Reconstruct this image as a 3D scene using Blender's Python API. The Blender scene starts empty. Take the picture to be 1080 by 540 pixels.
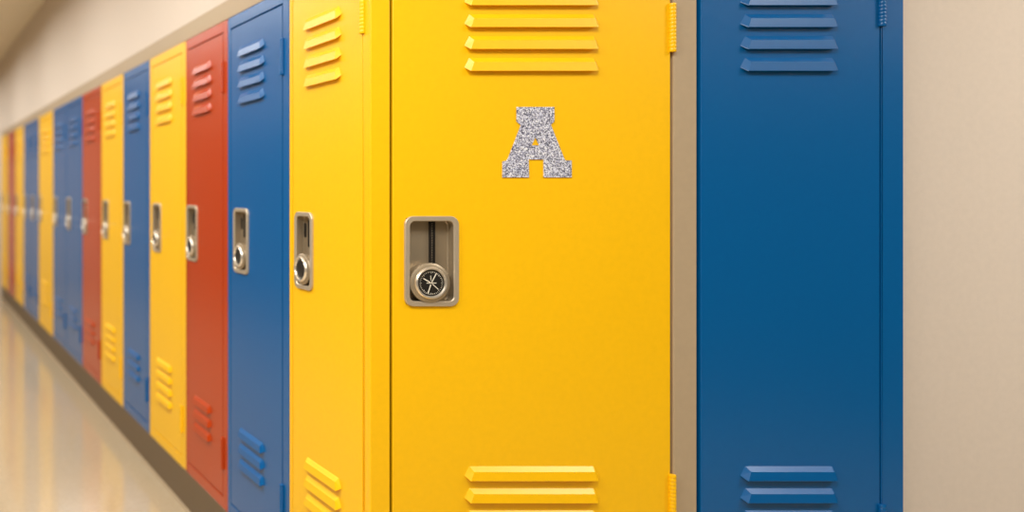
import bpy, math, random
from mathutils import Vector
random.seed(4)
PI = math.pi
S = bpy.context.scene
COL = S.collection

# ---------------------------------------------------------------- place
EYE = 1.371                 # eye height
RX = 1.1976                 # plane of the long row (faces -X)
FY = 2.195                  # plane of the two lockers facing us (faces -Y)
BASE, TOP, TRIM, CEIL = 0.164, 1.996, 2.070, 2.98
END = 10.62                 # the long row stops here
def row_y(px): return 900.0 * RX / (px + 100.0)     # where along the row the photo shows an edge
def fx(px): return (px + 100.0) / 410.0             # along the front
# ---------------------------------------------------------------- materials
def srgb(h):
    c = [int(h[i:i+2], 16) / 255 for i in (0, 2, 4)]
    return tuple(x / 12.92 if x <= .04045 else ((x + .055) / 1.055) ** 2.4 for x in c) + (1.0,)
def newmat(name):
    m = bpy.data.materials.new(name); m.use_nodes = True
    nt = m.node_tree
    return m, nt, nt.nodes['Principled BSDF']
def noise_bump(nt, b, scale, strength, dist=.001, detail=3):
    tc = nt.nodes.new('ShaderNodeTexCoord')
    n = nt.nodes.new('ShaderNodeTexNoise'); n.inputs['Scale'].default_value = scale; n.inputs['Detail'].default_value = detail
    bp = nt.nodes.new('ShaderNodeBump'); bp.inputs['Strength'].default_value = strength; bp.inputs['Distance'].default_value = dist
    nt.links.new(tc.outputs['Object'], n.inputs['Vector'])
    nt.links.new(n.outputs['Fac'], bp.inputs['Height'])
    nt.links.new(bp.outputs['Normal'], b.inputs['Normal'])
    return tc, n
def vary(nt, b, tc, base, amount, scale):
    n = nt.nodes.new('ShaderNodeTexNoise'); n.inputs['Scale'].default_value = scale; n.inputs['Detail'].default_value = 4
    r = nt.nodes.new('ShaderNodeValToRGB')
    r.color_ramp.elements[0].position = .3; r.color_ramp.elements[1].position = .7
    r.color_ramp.elements[0].color = tuple(x * (1 - amount) for x in base[:3]) + (1,)
    r.color_ramp.elements[1].color = tuple(min(1, x * (1 + amount)) for x in base[:3]) + (1,)
    nt.links.new(tc.outputs['Object'], n.inputs['Vector'])
    nt.links.new(n.outputs['Fac'], r.inputs['Fac'])
    nt.links.new(r.outputs['Color'], b.inputs['Base Color'])
def paint(name, hexc, rough=.38, spec=.5, bump=.10, coat=0):
    m, nt, b = newmat(name)
    c = srgb(hexc)
    b.inputs['Roughness'].default_value = rough
    b.inputs['Specular IOR Level'].default_value = spec
    b.inputs['Coat Weight'].default_value = coat; b.inputs['Coat IOR'].default_value = 1.4; b.inputs['Coat Roughness'].default_value = .3
    tc, n = noise_bump(nt, b, 420, bump, .0006)
    vary(nt, b, tc, c, .018, 60)
    return m
M = {}
M['yellow'] = paint('yellow_enamel', 'F8C00A', .34, .4)
M['blue'] = paint('blue_enamel', '005A98', .27, .42, .05, .15)
M['red'] = paint('red_enamel', 'B43C06', .27, .42, .05, .15)
M['beige'] = paint('beige_metal', 'B09C7E', .5, .3)
M['kick'] = paint('brown_plinth', '6E5C44', .55, .3)
M['wall'] = paint('cream_plaster', 'D9CCBC', .85, .15, .25)
M['ceiling'] = paint('ceiling_plaster', 'F0E4CC', .9, .1, .2)
M['lowwall'] = paint('added_dark_paint', '2E3238', .6, .3, .2)  # invented dark tone for the unseen walls that the enamel reflects
m, nt, b = newmat('brushed_nickel')
b.inputs['Base Color'].default_value = srgb('C4B59C'); b.inputs['Metallic'].default_value = .5; b.inputs['Roughness'].default_value = .42
noise_bump(nt, b, 300, .12, .0005); M['nickel'] = m
m, nt, b = newmat('darker_steel')  # slightly darker metal than the plate, for recess and dial
b.inputs['Base Color'].default_value = srgb('AA9A80'); b.inputs['Metallic'].default_value = .6; b.inputs['Roughness'].default_value = .4
noise_bump(nt, b, 300, .12, .0005); M['steel'] = m
m, nt, b = newmat('bright_nickel')
b.inputs['Base Color'].default_value = srgb('F2E8D6'); b.inputs['Metallic'].default_value = .8; b.inputs['Roughness'].default_value = .3
noise_bump(nt, b, 300, .08, .0005); M['bright'] = m
m, nt, b = newmat('black_dial_enamel')
b.inputs['Base Color'].default_value = srgb('1A1611'); b.inputs['Roughness'].default_value = .45
noise_bump(nt, b, 900, .3, .0005); M['black'] = m
m, nt, b = newmat('dial_print')
b.inputs['Base Color'].default_value = srgb('E8E0CC'); b.inputs['Roughness'].default_value = .5; M['print'] = m
# polished floor
m, nt, b = newmat('polished_terrazzo')
tc, n = noise_bump(nt, b, 3.0, .03, .01)
b.inputs['Roughness'].default_value = .11; b.inputs['Specular IOR Level'].default_value = .8
vo = nt.nodes.new('ShaderNodeTexVoronoi'); vo.inputs['Scale'].default_value = 140
mr = nt.nodes.new('ShaderNodeValToRGB')
mr.color_ramp.elements[0].color = srgb('AB9A7C'); mr.color_ramp.elements[1].color = srgb('B8A78A')
nt.links.new(tc.outputs['Object'], vo.inputs['Vector']); nt.links.new(vo.outputs['Color'], mr.inputs['Fac'])
nt.links.new(mr.outputs['Color'], b.inputs['Base Color']); M['floor'] = m
# silver glitter
m, nt, b = newmat('silver_glitter')
tc = nt.nodes.new('ShaderNodeTexCoord')
vo = nt.nodes.new('ShaderNodeTexVoronoi'); vo.inputs['Scale'].default_value = 420
nt.links.new(tc.outputs['Object'], vo.inputs['Vector'])
bw = nt.nodes.new('ShaderNodeSeparateColor'); nt.links.new(vo.outputs['Color'], bw.inputs['Color'])
r = nt.nodes.new('ShaderNodeValToRGB')
e = r.color_ramp.elements
e[0].position = 0.0; e[0].color = srgb('23253A'); e[1].position = 1.0; e[1].color = srgb('FFFFFF')
x = e.new(.35); x.color = srgb('9496AC'); x = e.new(.7); x.color = srgb('DADDEE')
nt.links.new(bw.outputs['Red'], r.inputs['Fac']); nt.links.new(r.outputs['Color'], b.inputs['Base Color'])
b.inputs['Metallic'].default_value = .1; b.inputs['Roughness'].default_value = .35
bp = nt.nodes.new('ShaderNodeBump'); bp.inputs['Strength'].default_value = .7; bp.inputs['Distance'].default_value = .001
nt.links.new(bw.outputs['Green'], bp.inputs['Height']); nt.links.new(bp.outputs['Normal'], b.inputs['Normal'])
M['glitter'] = m

# ---------------------------------------------------------------- mesh helpers (local: x right, -y outward, z up)
class MB:
    def __init__(s): s.v = []; s.f = []
    def add(s, vs, fs):
        o = len(s.v); s.v += [tuple(p) for p in vs]; s.f += [tuple(i + o for i in q) for q in fs]; return s
    def box(s, x0, x1, y0, y1, z0, z1):
        return s.add([(x0,y0,z0),(x1,y0,z0),(x1,y1,z0),(x0,y1,z0),(x0,y0,z1),(x1,y0,z1),(x1,y1,z1),(x0,y1,z1)],
                     [(0,3,2,1),(4,5,6,7),(0,1,5,4),(1,2,6,5),(2,3,7,6),(3,0,4,7)])
    def loft(s, loops, cap0=False, cap1=False):
        n = len(loops[0]); vs = [p for l in loops for p in l]; fs = []
        for k in range(len(loops) - 1):
            for i in range(n):
                j = (i + 1) % n
                fs.append((k*n+i, k*n+j, (k+1)*n+j, (k+1)*n+i))
        if cap0: fs.append(tuple(reversed(range(n))))
        if cap1: fs.append(tuple(range((len(loops)-1)*n, len(loops)*n)))
        return s.add(vs, fs)
    def build(s, name, mat, parent=None, bevel=0, smooth=False, seg=2):
        me = bpy.data.meshes.new(name); me.from_pydata(s.v, [], s.f); me.validate()
        import bmesh
        bm = bmesh.new(); bm.from_mesh(me); bmesh.ops.remove_doubles(bm, verts=bm.verts, dist=1e-6)
        bmesh.ops.recalc_face_normals(bm, faces=bm.faces); bm.to_mesh(me); bm.free()
        me.materials.append(mat)
        if smooth:
            me.polygons.foreach_set('use_smooth', [True] * len(me.polygons)); me.set_sharp_from_angle(angle=math.radians(35))
        o = bpy.data.objects.new(name, me); COL.objects.link(o); o.parent = parent
        if bevel:
            md = o.modifiers.new('bevel', 'BEVEL'); md.width = bevel; md.segments = seg; md.limit_method = 'ANGLE'; md.angle_limit = math.radians(40)
        return o
def circle(cx, cz, r, out, n=40): return [(cx + r*math.cos(2*PI*i/n), -out, cz + r*math.sin(2*PI*i/n)) for i in range(n)]
def rrect(x0, x1, z0, z1, r, out, n=7):
    p = []
    for cx, cz, a in ((x1-r, z1-r, 0), (x0+r, z1-r, 90), (x0+r, z0+r, 180), (x1-r, z0+r, 270)):
        for i in range(n):
            t = math.radians(a + 90*i/(n-1)); p.append((cx + r*math.cos(t), -out, cz + r*math.sin(t)))
    return p
def struct(name, mb, mat, bevel=0):
    o = mb.build(name, mat, None, bevel); o['kind'] = 'structure'; return o

# ---------------------------------------------------------------- a locker
T = .020                                   # door sheet with its folded rim
def door_mesh(x0, x1, z0, z1, hole):
    m = MB()
    if not hole: return m.box(x0, x1, 0, T, z0, z1)
    a, b_, c, d = hole
    def ring(y): return [(x0,y,z0),(x1,y,z0),(x1,y,z1),(x0,y,z1)], [(a,y,c),(b_,y,c),(b_,y,d),(a,y,d)]
    fo, fi = ring(0); bo, bi = ring(T)
    # straight panels round the opening
    m.loft([fi, fo, bo, bi, fi]); return m
def vent_mesh(x0, x1, bottoms, h=.036, o=.012):
    m = MB()
    for zb in bottoms:
        A=(x0,0,zb+.011); B=(x0+.013,0,zb+h); C=(x1-.013,0,zb+h); D=(x1,0,zb+.011); E=(x1-.006,0,zb+.009); F=(x0+.006,0,zb+.009)
        G=(x0+.010,-o,zb); H=(x1-.010,-o,zb); I=(x0+.020,-o*.76,zb+.024); J=(x1-.016,-o*.76,zb+.024)
        A2=(x0+.003,-o*.3,zb+.008); D2=(x1-.003,-o*.3,zb+.008)
        m.add([A,B,C,D,E,F,G,H,I,J], [(1,2,9,8),(8,9,7,6),(0,1,8,6),(3,7,9,2),(5,6,7,4),(0,6,5),(3,4,7)])
    return m
def hinge_mesh(x, z0, z1, r=.0078):
    m = MB(); n = 13; L = (z1 - z0) / n
    for k in range(n):
        a, b_ = z0 + k*L, z0 + (k+1)*L
        def c(z, rr): return [(x + rr*math.cos(2*PI*i/18), -.0025 + rr*math.sin(2*PI*i/18), z) for i in range(18)]
        m.loft([c(a, r*.93), c(a+.0012, r), c(b_-.0012, r), c(b_, r*.93)], True, True)
    return m
def lock(parent, x0, x1, z0, z1, front):
    w = x1 - x0; rim = .0135
    cx = (x0 + x1) / 2; dep = .020 if front else .018
    m = MB()
    m.loft([rrect(x0, x1, z0, z1, .022, -.0005), rrect(x0, x1, z0, z1, .022, .004), rrect(x0+.0015, x1-.0015, z0+.0015, z1-.0015, .021, .006),
            rrect(x0+rim-.002, x1-rim+.002, z0+rim-.002, z1-rim+.002, .015, .006), rrect(x0+rim, x1-rim, z0+rim, z1-rim, .013, .0035)], False, False)
    c = MB().loft([rrect(x0+rim, x1-rim, z0+rim, z1-rim, .013, .0035),
            rrect(x0+rim, x1-rim, z0+rim, z1-rim, .013, -dep+.002), rrect(x0+rim+.002, x1-rim-.002, z0+rim+.002, z1-rim-.002, .011, -dep)], False, True)
    pl = m.build('lock_plate', M['nickel'], parent, 0, True); c.build('lock_recess', M['steel'], pl, 0, True); pl['label'] = 'rounded nickel plate around the recess'
    dz = z0 + .0610; dx = cx - (.0065 if front else .0)
    if front: cx += .013
    R = .0512 if front else .047
    k = MB().loft([circle(dx, dz, R*.92, -dep+.001), circle(dx, dz, R*.96, .000), circle(dx, dz, R, .004), circle(dx, dz, R*.985, .0075), circle(dx, dz, R*.86, .0105),
                   circle(dx, dz, R*.80, .0108)], True, False)
    k.build('dial', M['steel'], pl, 0, True)
    k = MB().loft([circle(dx, dz, R*.82, .009), circle(dx, dz, R*.80, .0135), circle(dx, dz, R*.755, .016), circle(dx, dz, R*.70, .0155), circle(dx, dz, R*.66, .012), circle(dx, dz, R*.655, .009)])
    k.build('dial_rim', M['bright'], pl, 0, True)
    MB().loft([circle(dx, dz, R*.67, .009), circle(dx, dz, R*.66, .0112), circle(dx, dz, R*.15, .0118)], True, True).build('dial_face', M['black'], pl, 0, True)
    mk = MB(); o0, o1 = .0114, .0124
    def stroke(ax, az, bx, bz, wd):
        d = Vector((bx-ax, bz-az)); 
        n = Vector((-d.y, d.x)).normalized() * wd/2
        q = [(ax+n.x, az+n.y), (ax-n.x, az-n.y), (bx-n.x, bz-n.y), (bx+n.x, bz+n.y)]
        mk.loft([[(dx+a, -o0, dz+b_) for a, b_ in q], [(dx+a, -o1, dz+b_) for a, b_ in q]], True, True)
    if front:
        for deg, l0, l1, wd in ((62, .002, .029, .0020), (150, .004, .023, .0026), (252, .004, .028, .0022), (318, .004, .024, .0018), (0, -.012, .013, .0018), (95, .006, .019, .0012)):
            t = math.radians(deg); stroke(l0*math.cos(t), l0*math.sin(t), l1*math.cos(t), l1*math.sin(t), wd)
        for i in range(40):
            t = 2*PI*i/40; a = .0270 if i % 5 else .0250
            stroke(a*math.cos(t), a*math.sin(t), .0300*math.cos(t), .0300*math.sin(t), .0007)
    else:
        for i in range(20):
            t = 2*PI*i/20; stroke(.026*math.cos(t), .026*math.sin(t), .0285*math.cos(t), .0285*math.sin(t), .0006)
    mk.build('dial_marks', M['print'], pl)
    if front:
        s = MB(); zt = z1 - rim - .001; zbm = dz + .03
        s.box(cx-.0068, cx-.0028, -(-dep)-.006, dep, zbm, zt).box(cx+.0028, cx+.0068, dep-.006, dep, zbm, zt)
        s.box(cx-.003, cx+.003, dep-.0025, dep-.0005, zbm, zt)
        s.build('slide_rail', M['black'], pl)
        b = MB(); z = zbm
        while z < zt - .003:
            b.loft([circle(cx, z+.0016, .0012, -dep+.0028, 8), circle(cx, z+.0016, .0009, -dep+.0042, 8)], True, True); z += .0040
        b.build('bead_chain', M['nickel'], pl)
    else:
        s = MB()
        s.loft([rrect(x0+.017, x0+.031, z1-.078, z1-.034, .0068, -dep-.0005), rrect(x0+.017, x0+.031, z1-.078, z1-.034, .0068, -dep+.0015)], False, True)
        s.build('keyhole', M['black'], pl)
        s = MB().box(x0+.046, x0+.054, dep-.004, dep, z1-.105, z1-.024)
        s.build('slide_rail', M['black'], pl, .001)
    return pl
def make_locker(colour, w, sl, sr, depth, lock_x, vent_x, tops, bottoms, hinges, label, group, loc, rotz, front=False, post=0, gap=.0042, pull=True):
    """sl/sr: widths of the frame stiles left and right of the door"""
    H = TOP - BASE; mat = M[colour]
    root = bpy.data.objects.new('school_locker', None); COL.objects.link(root)
    root.location = loc; root.rotation_euler = (0, 0, rotz)
    root['label'] = label; root['category'] = 'locker'; root['group'] = group
    root.empty_display_size = .1
    e = .0012                                             # neighbours stand 2.4 mm apart
    bx0, bxw = (.006 if front else e), (w - .004 if post else w - (.006 if front else e))
    b = MB(); t = .0015; y0 = T + .002
    for bb in ((bx0, bx0+t, y0, depth, 0, H), (bxw-t, bxw, y0, depth, 0, H), (bx0, bxw, depth-t, depth, 0, H), (bx0, bxw, y0, depth, 0, t), (bx0, bxw, y0, depth, H-t, H)):
        b.box(*bb)
    b.build('cabinet_body', mat, root)
    f = MB(); rb, rt = .044, .040
    if sl:
        f.box(e, sl, 0, T+.002, 0, H)
    if sr: f.box(w-sr, w if post else w-e, 0, depth if post else T+.002, 0, H)
    xa, xb = (sl if sl else e), (w-sr if sr else w-e)
    f.box(xa, xb, 0, T+.002, 0, rb); f.box(xa, xb, 0, T+.002, H-rt, H)
    f.build('frame', mat, root, .0022)
    hole = None
    L = (lock_x[0], lock_x[1], 1.066-BASE, 1.298-BASE) if lock_x else None
    if L: hole = (L[0]+.006, L[1]-.006, L[2]+.006, L[3]-.006)
    d = door_mesh(xa+gap, xb-gap, rb+gap, H-rt-gap, hole).build('door', mat, root, .0022, seg=3)
    vent_mesh(vent_x[0], vent_x[1], [z-BASE for z in tops]).build('vent', mat, d, .0016)
    vent_mesh(vent_x[0], vent_x[1], [z-BASE for z in bottoms]).build('vent', mat, d, .0016)
    for hx, z0, z1 in hinges: hinge_mesh(hx, z0-BASE, z1-BASE).build('hinge', mat, root, 0, True)
    if L: lock(root, *L, front)
    return root

SIDE_GROUP = 'lockers in the long corridor row'
TOPS = (1.837, 1.781, 1.725, 1.669)
BOT = (.533, .480, .425, .370)
row = [ # colour, near edge px, far edge px, lock start, label
 ('yellow', 391, 305, .046, 'near yellow locker of the corridor row, round the corner from the wide yellow one'),
 ('blue', 305, 240, .064, 'largest blue locker of the corridor row, between the near yellow locker and a red one'),
 ('red', 240, 196, .016, 'nearer and larger of the red lockers, between a blue and a yellow locker'),
 ('yellow', 196, 158, .056, 'yellow corridor locker directly left of the largest red locker'),
 ('blue', 158, 130, .018, 'blue corridor locker standing between two yellow lockers'),
 ('yellow', 130, 107, .050, 'yellow corridor locker directly right of the second red locker'),
 ('red', 107, 87, .020, 'second red locker of the row, between a yellow and a blue locker'),
 ('blue', 87, 70, .036, 'blue corridor locker directly left of the second red locker'),
 ('blue', 70, 56, .050, 'blurred blue locker between a yellow one on its left and a blue one'),
 ('yellow', 56, 41, .030, 'distant yellow corridor locker with blue lockers on both sides, beyond the second red one'),
 ('blue', 41, 32.8, .050, 'distant blue locker directly left of the yellow one that has blue lockers on both sides'),
 ('blue', 32.8, 25, .050, 'farthest blue locker of the corridor row, directly right of a far yellow one'),
 ('yellow', 25, 16.3, .050, 'far yellow locker between the farthest blue one and the farthest red one'),
 ('red', 16.3, 8.2, .050, 'farthest and smallest red locker, between two far yellow lockers'),
 ('yellow', 8.2, 1.48, .050, 'last yellow locker at the far end of the corridor row'),
]
for i, (c, near, far, lx, lab) in enumerate(row):
    ya, yb = row_y(near), row_y(far); w = yb - ya
    k = w / .509
    if i == 0:
        make_locker(c, w, .020, w-(yb-row_y(383.2)), .0495, (lx, lx+.112), (.107, .318), TOPS, BOT, [(yb-row_y(383.2)-.001, 1.774, 1.90)], lab, SIDE_GROUP, (RX, yb, BASE), -PI/2, post=True)
    else:
        make_locker(c, w, .030*k, .046*k, .38, (lx+.003, lx+.133), (.112*k, .326*k), TOPS, BOT[1:] if c != 'yellow' else BOT,
                    [(w-.046*k, 1.729, 1.845), (w-.046*k, .312, .430)], lab, SIDE_GROUP, (RX, yb, BASE), -PI/2)
# the two lockers that face us
X0 = fx(412.0)
FB = (.6186, .562, .505, .449)
xl = fx(709.3) - X0
make_locker('yellow', xl, 0, 0, .36, (fx(426)-X0, fx(483)-X0), (fx(489.5)-X0, fx(631.5)-X0), TOPS, FB,
            [(fx(708.3)-X0, 1.720, 1.845), (fx(708.3)-X0, .508, .634)],
            'wide yellow locker with a glittery silver letter, facing the viewer at the corner', 'lockers facing the viewer', (X0, FY, BASE), 0, True)
XB = fx(737.4); wb = fx(953.6) - XB
make_locker('blue', wb, 0, wb-(fx(929.8)-XB), .36, None, (fx(780.5)-XB, fx(883)-XB), TOPS, FB,
            [(fx(929.2)-XB, 1.786, 1.905), (fx(929.2)-XB, .440, .557)],
            'dark blue locker without a lock beside the bare cream wall', 'lockers facing the viewer', (XB, FY, BASE), 0, True)

# ---------------------------------------------------------------- the letter
def P(px, py): return (fx(500 + px*.2222), EYE + (198 - (90 + py*.2222))/410)
outer = [(200,103),(378,103),(378,172),(361,187),(424,346),(430,357),(460,357),(460,437),(328,437),(328,352),(256,352),(258,437),(133,437),(133,362),(152,357),(160,346),(220,190),(200,172)]
inner = [(289,246),(307,285),(270,285)]
from mathutils.geometry import tessellate_polygon
ov = [P(*p) for p in outer]; iv = [P(*p) for p in inner]
pts = ov + iv; ox, oz = P(296, 437)
tris = tessellate_polygon([[Vector((a, b_, 0)) for a, b_ in ov], [Vector((a, b_, 0)) for a, b_ in iv]])
th = .0022; n = len(pts)
vs = [(a-ox, 0, b_-oz) for a, b_ in pts] + [(a-ox, -th, b_-oz) for a, b_ in pts]
fs = [tuple(t) for t in tris] + [tuple(i + n for i in reversed(t)) for t in tris]
for base, cnt in ((0, len(ov)), (len(ov), len(iv))):
    for i in range(cnt):
        a, b_ = base + i, base + (i+1) % cnt
        fs.append((a, b_, b_+n, a+n))
lt = MB().add(vs, fs).build('letter_sticker', M['glitter'])
lt.location = (ox, FY - .0002, oz)
lt['label'] = 'silver glitter block letter A stuck on the wide yellow locker door'; lt['category'] = 'letter'

# ---------------------------------------------------------------- setting
XR = fx(954.6)
WY = FY + .12
struct('trim_1', MB().box(fx(710.6), fx(735.4), FY+.001, FY+.36, 0.164, TOP), M['beige'], .0025)
struct('trim_2', MB().box(RX, RX+.05, FY, END, TOP+.0015, TRIM).box(RX+.05, XR, FY, FY+.05, TOP+.0015, TRIM), M['beige'], .003)
struct('baseboard_right', MB().box(RX, RX+.38, FY+.382, END, 0, BASE-.001).box(RX, XR, FY, FY+.38, 0, BASE-.001), M['kick'], .003)
struct('trim_3', MB().box(RX-.008, RX, FY-.008, END, 0, .012), M['beige'], .002)
struct('wall_right', MB().box(RX+.004, RX+.30, FY+.05, END, TRIM, CEIL).box(RX+.39, RX+.5, FY+.40, END, 0, TRIM).box(RX+.002, RX+.5, END, 13, 0, CEIL), M['wall'])
struct('wall_front', MB().box(RX+.004, XR, FY+.004, FY+.05, TRIM, CEIL).box(XR, XR+.004, FY+.004, WY, TRIM, CEIL).box(XR+.003, 5.2, WY, WY+.5, 0, CEIL), M['wall'])
struct('wall_back', MB().box(-1.8, 5.2, -3.1, -3.0, 2.15, CEIL), M['wall'])
struct('wall_far', MB().box(-1.8, RX+.5, 13, 13.1, 0, CEIL), M['wall'])
struct('wall_east', MB().box(5.1, 5.2, -3.0, WY, 2.15, CEIL), M['wall'])
struct('wall_left', MB().box(-1.8, -1.7, -3.0, 13, 2.15, CEIL), M['wall'])
struct('added_dark_dado', MB().box(-1.8, -1.69, -3.0, 13, 0, 2.15).box(-1.69, 5.09, -3.1, -2.99, 0, 2.15).box(5.09, 5.2, -3.1, WY, 0, 2.15), M['lowwall'])  # unseen dark band, added to keep door reflections dark at mid height
struct('floor', MB().box(-1.8, 5.2, -3.1, 13.1, -.1, 0), M['floor'])
struct('ceiling', MB().box(-1.8, 5.2, -3.1, 13.1, CEIL, CEIL+.1), M['ceiling'])

# ---------------------------------------------------------------- light: unseen area lights, added under the ceiling for their effect
def area(x, y, sx, sy, power, col=(1, .985, .965), z=CEIL-.02, spread=PI):
    l = bpy.data.lights.new('added_ceiling_area', 'AREA'); l.shape = 'RECTANGLE'; l.size = sx; l.size_y = sy
    l.energy = power; l.spread = spread; l.color = col
    o = bpy.data.objects.new('added_ceiling_light', l); COL.objects.link(o); o.location = (x, y, z); return o
for y, p in ((3.3, 40), (5.2, 34), (7.0, 34), (8.9, 34), (11.0, 34)): area(-.2, y, .9, 1.2, p, spread=2.9)
area(-.9, 1.2, .9, .9, 57)
area(.75, .75, 1.0, .9, 48)
area(4.0, .8, .8, .8, 58)  # added on the right to lift the cream wall
area(-.6, -1.6, 1.2, 1.0, 30)
w = bpy.data.worlds.new('World'); S.world = w; w.use_nodes = True
w.node_tree.nodes['Background'].inputs['Color'].default_value = (1, .93, .84, 1)
w.node_tree.nodes['Background'].inputs['Strength'].default_value = .3

# ---------------------------------------------------------------- camera
cd = bpy.data.cameras.new('Camera'); cam = bpy.data.objects.new('Camera', cd); COL.objects.link(cam)
cam.location = (0, 0, EYE); cam.rotation_euler = (PI/2, 0, 0)
cd.sensor_width = 36; cd.lens = 30; cd.shift_x = .5926; cd.shift_y = -.0667
cd.clip_start = .05
cd.dof.use_dof = True; cd.dof.focus_distance = FY; cd.dof.aperture_fstop = 1.3
S.camera = cam
S.cycles.use_denoising = True
S.cycles.max_bounces = 8; S.cycles.diffuse_bounces = 5
vs_ = S.view_settings
vs_.view_transform = 'Standard'; vs_.look = 'None'; vs_.gamma = 1; vs_.use_curve_mapping = False; vs_.exposure = .2
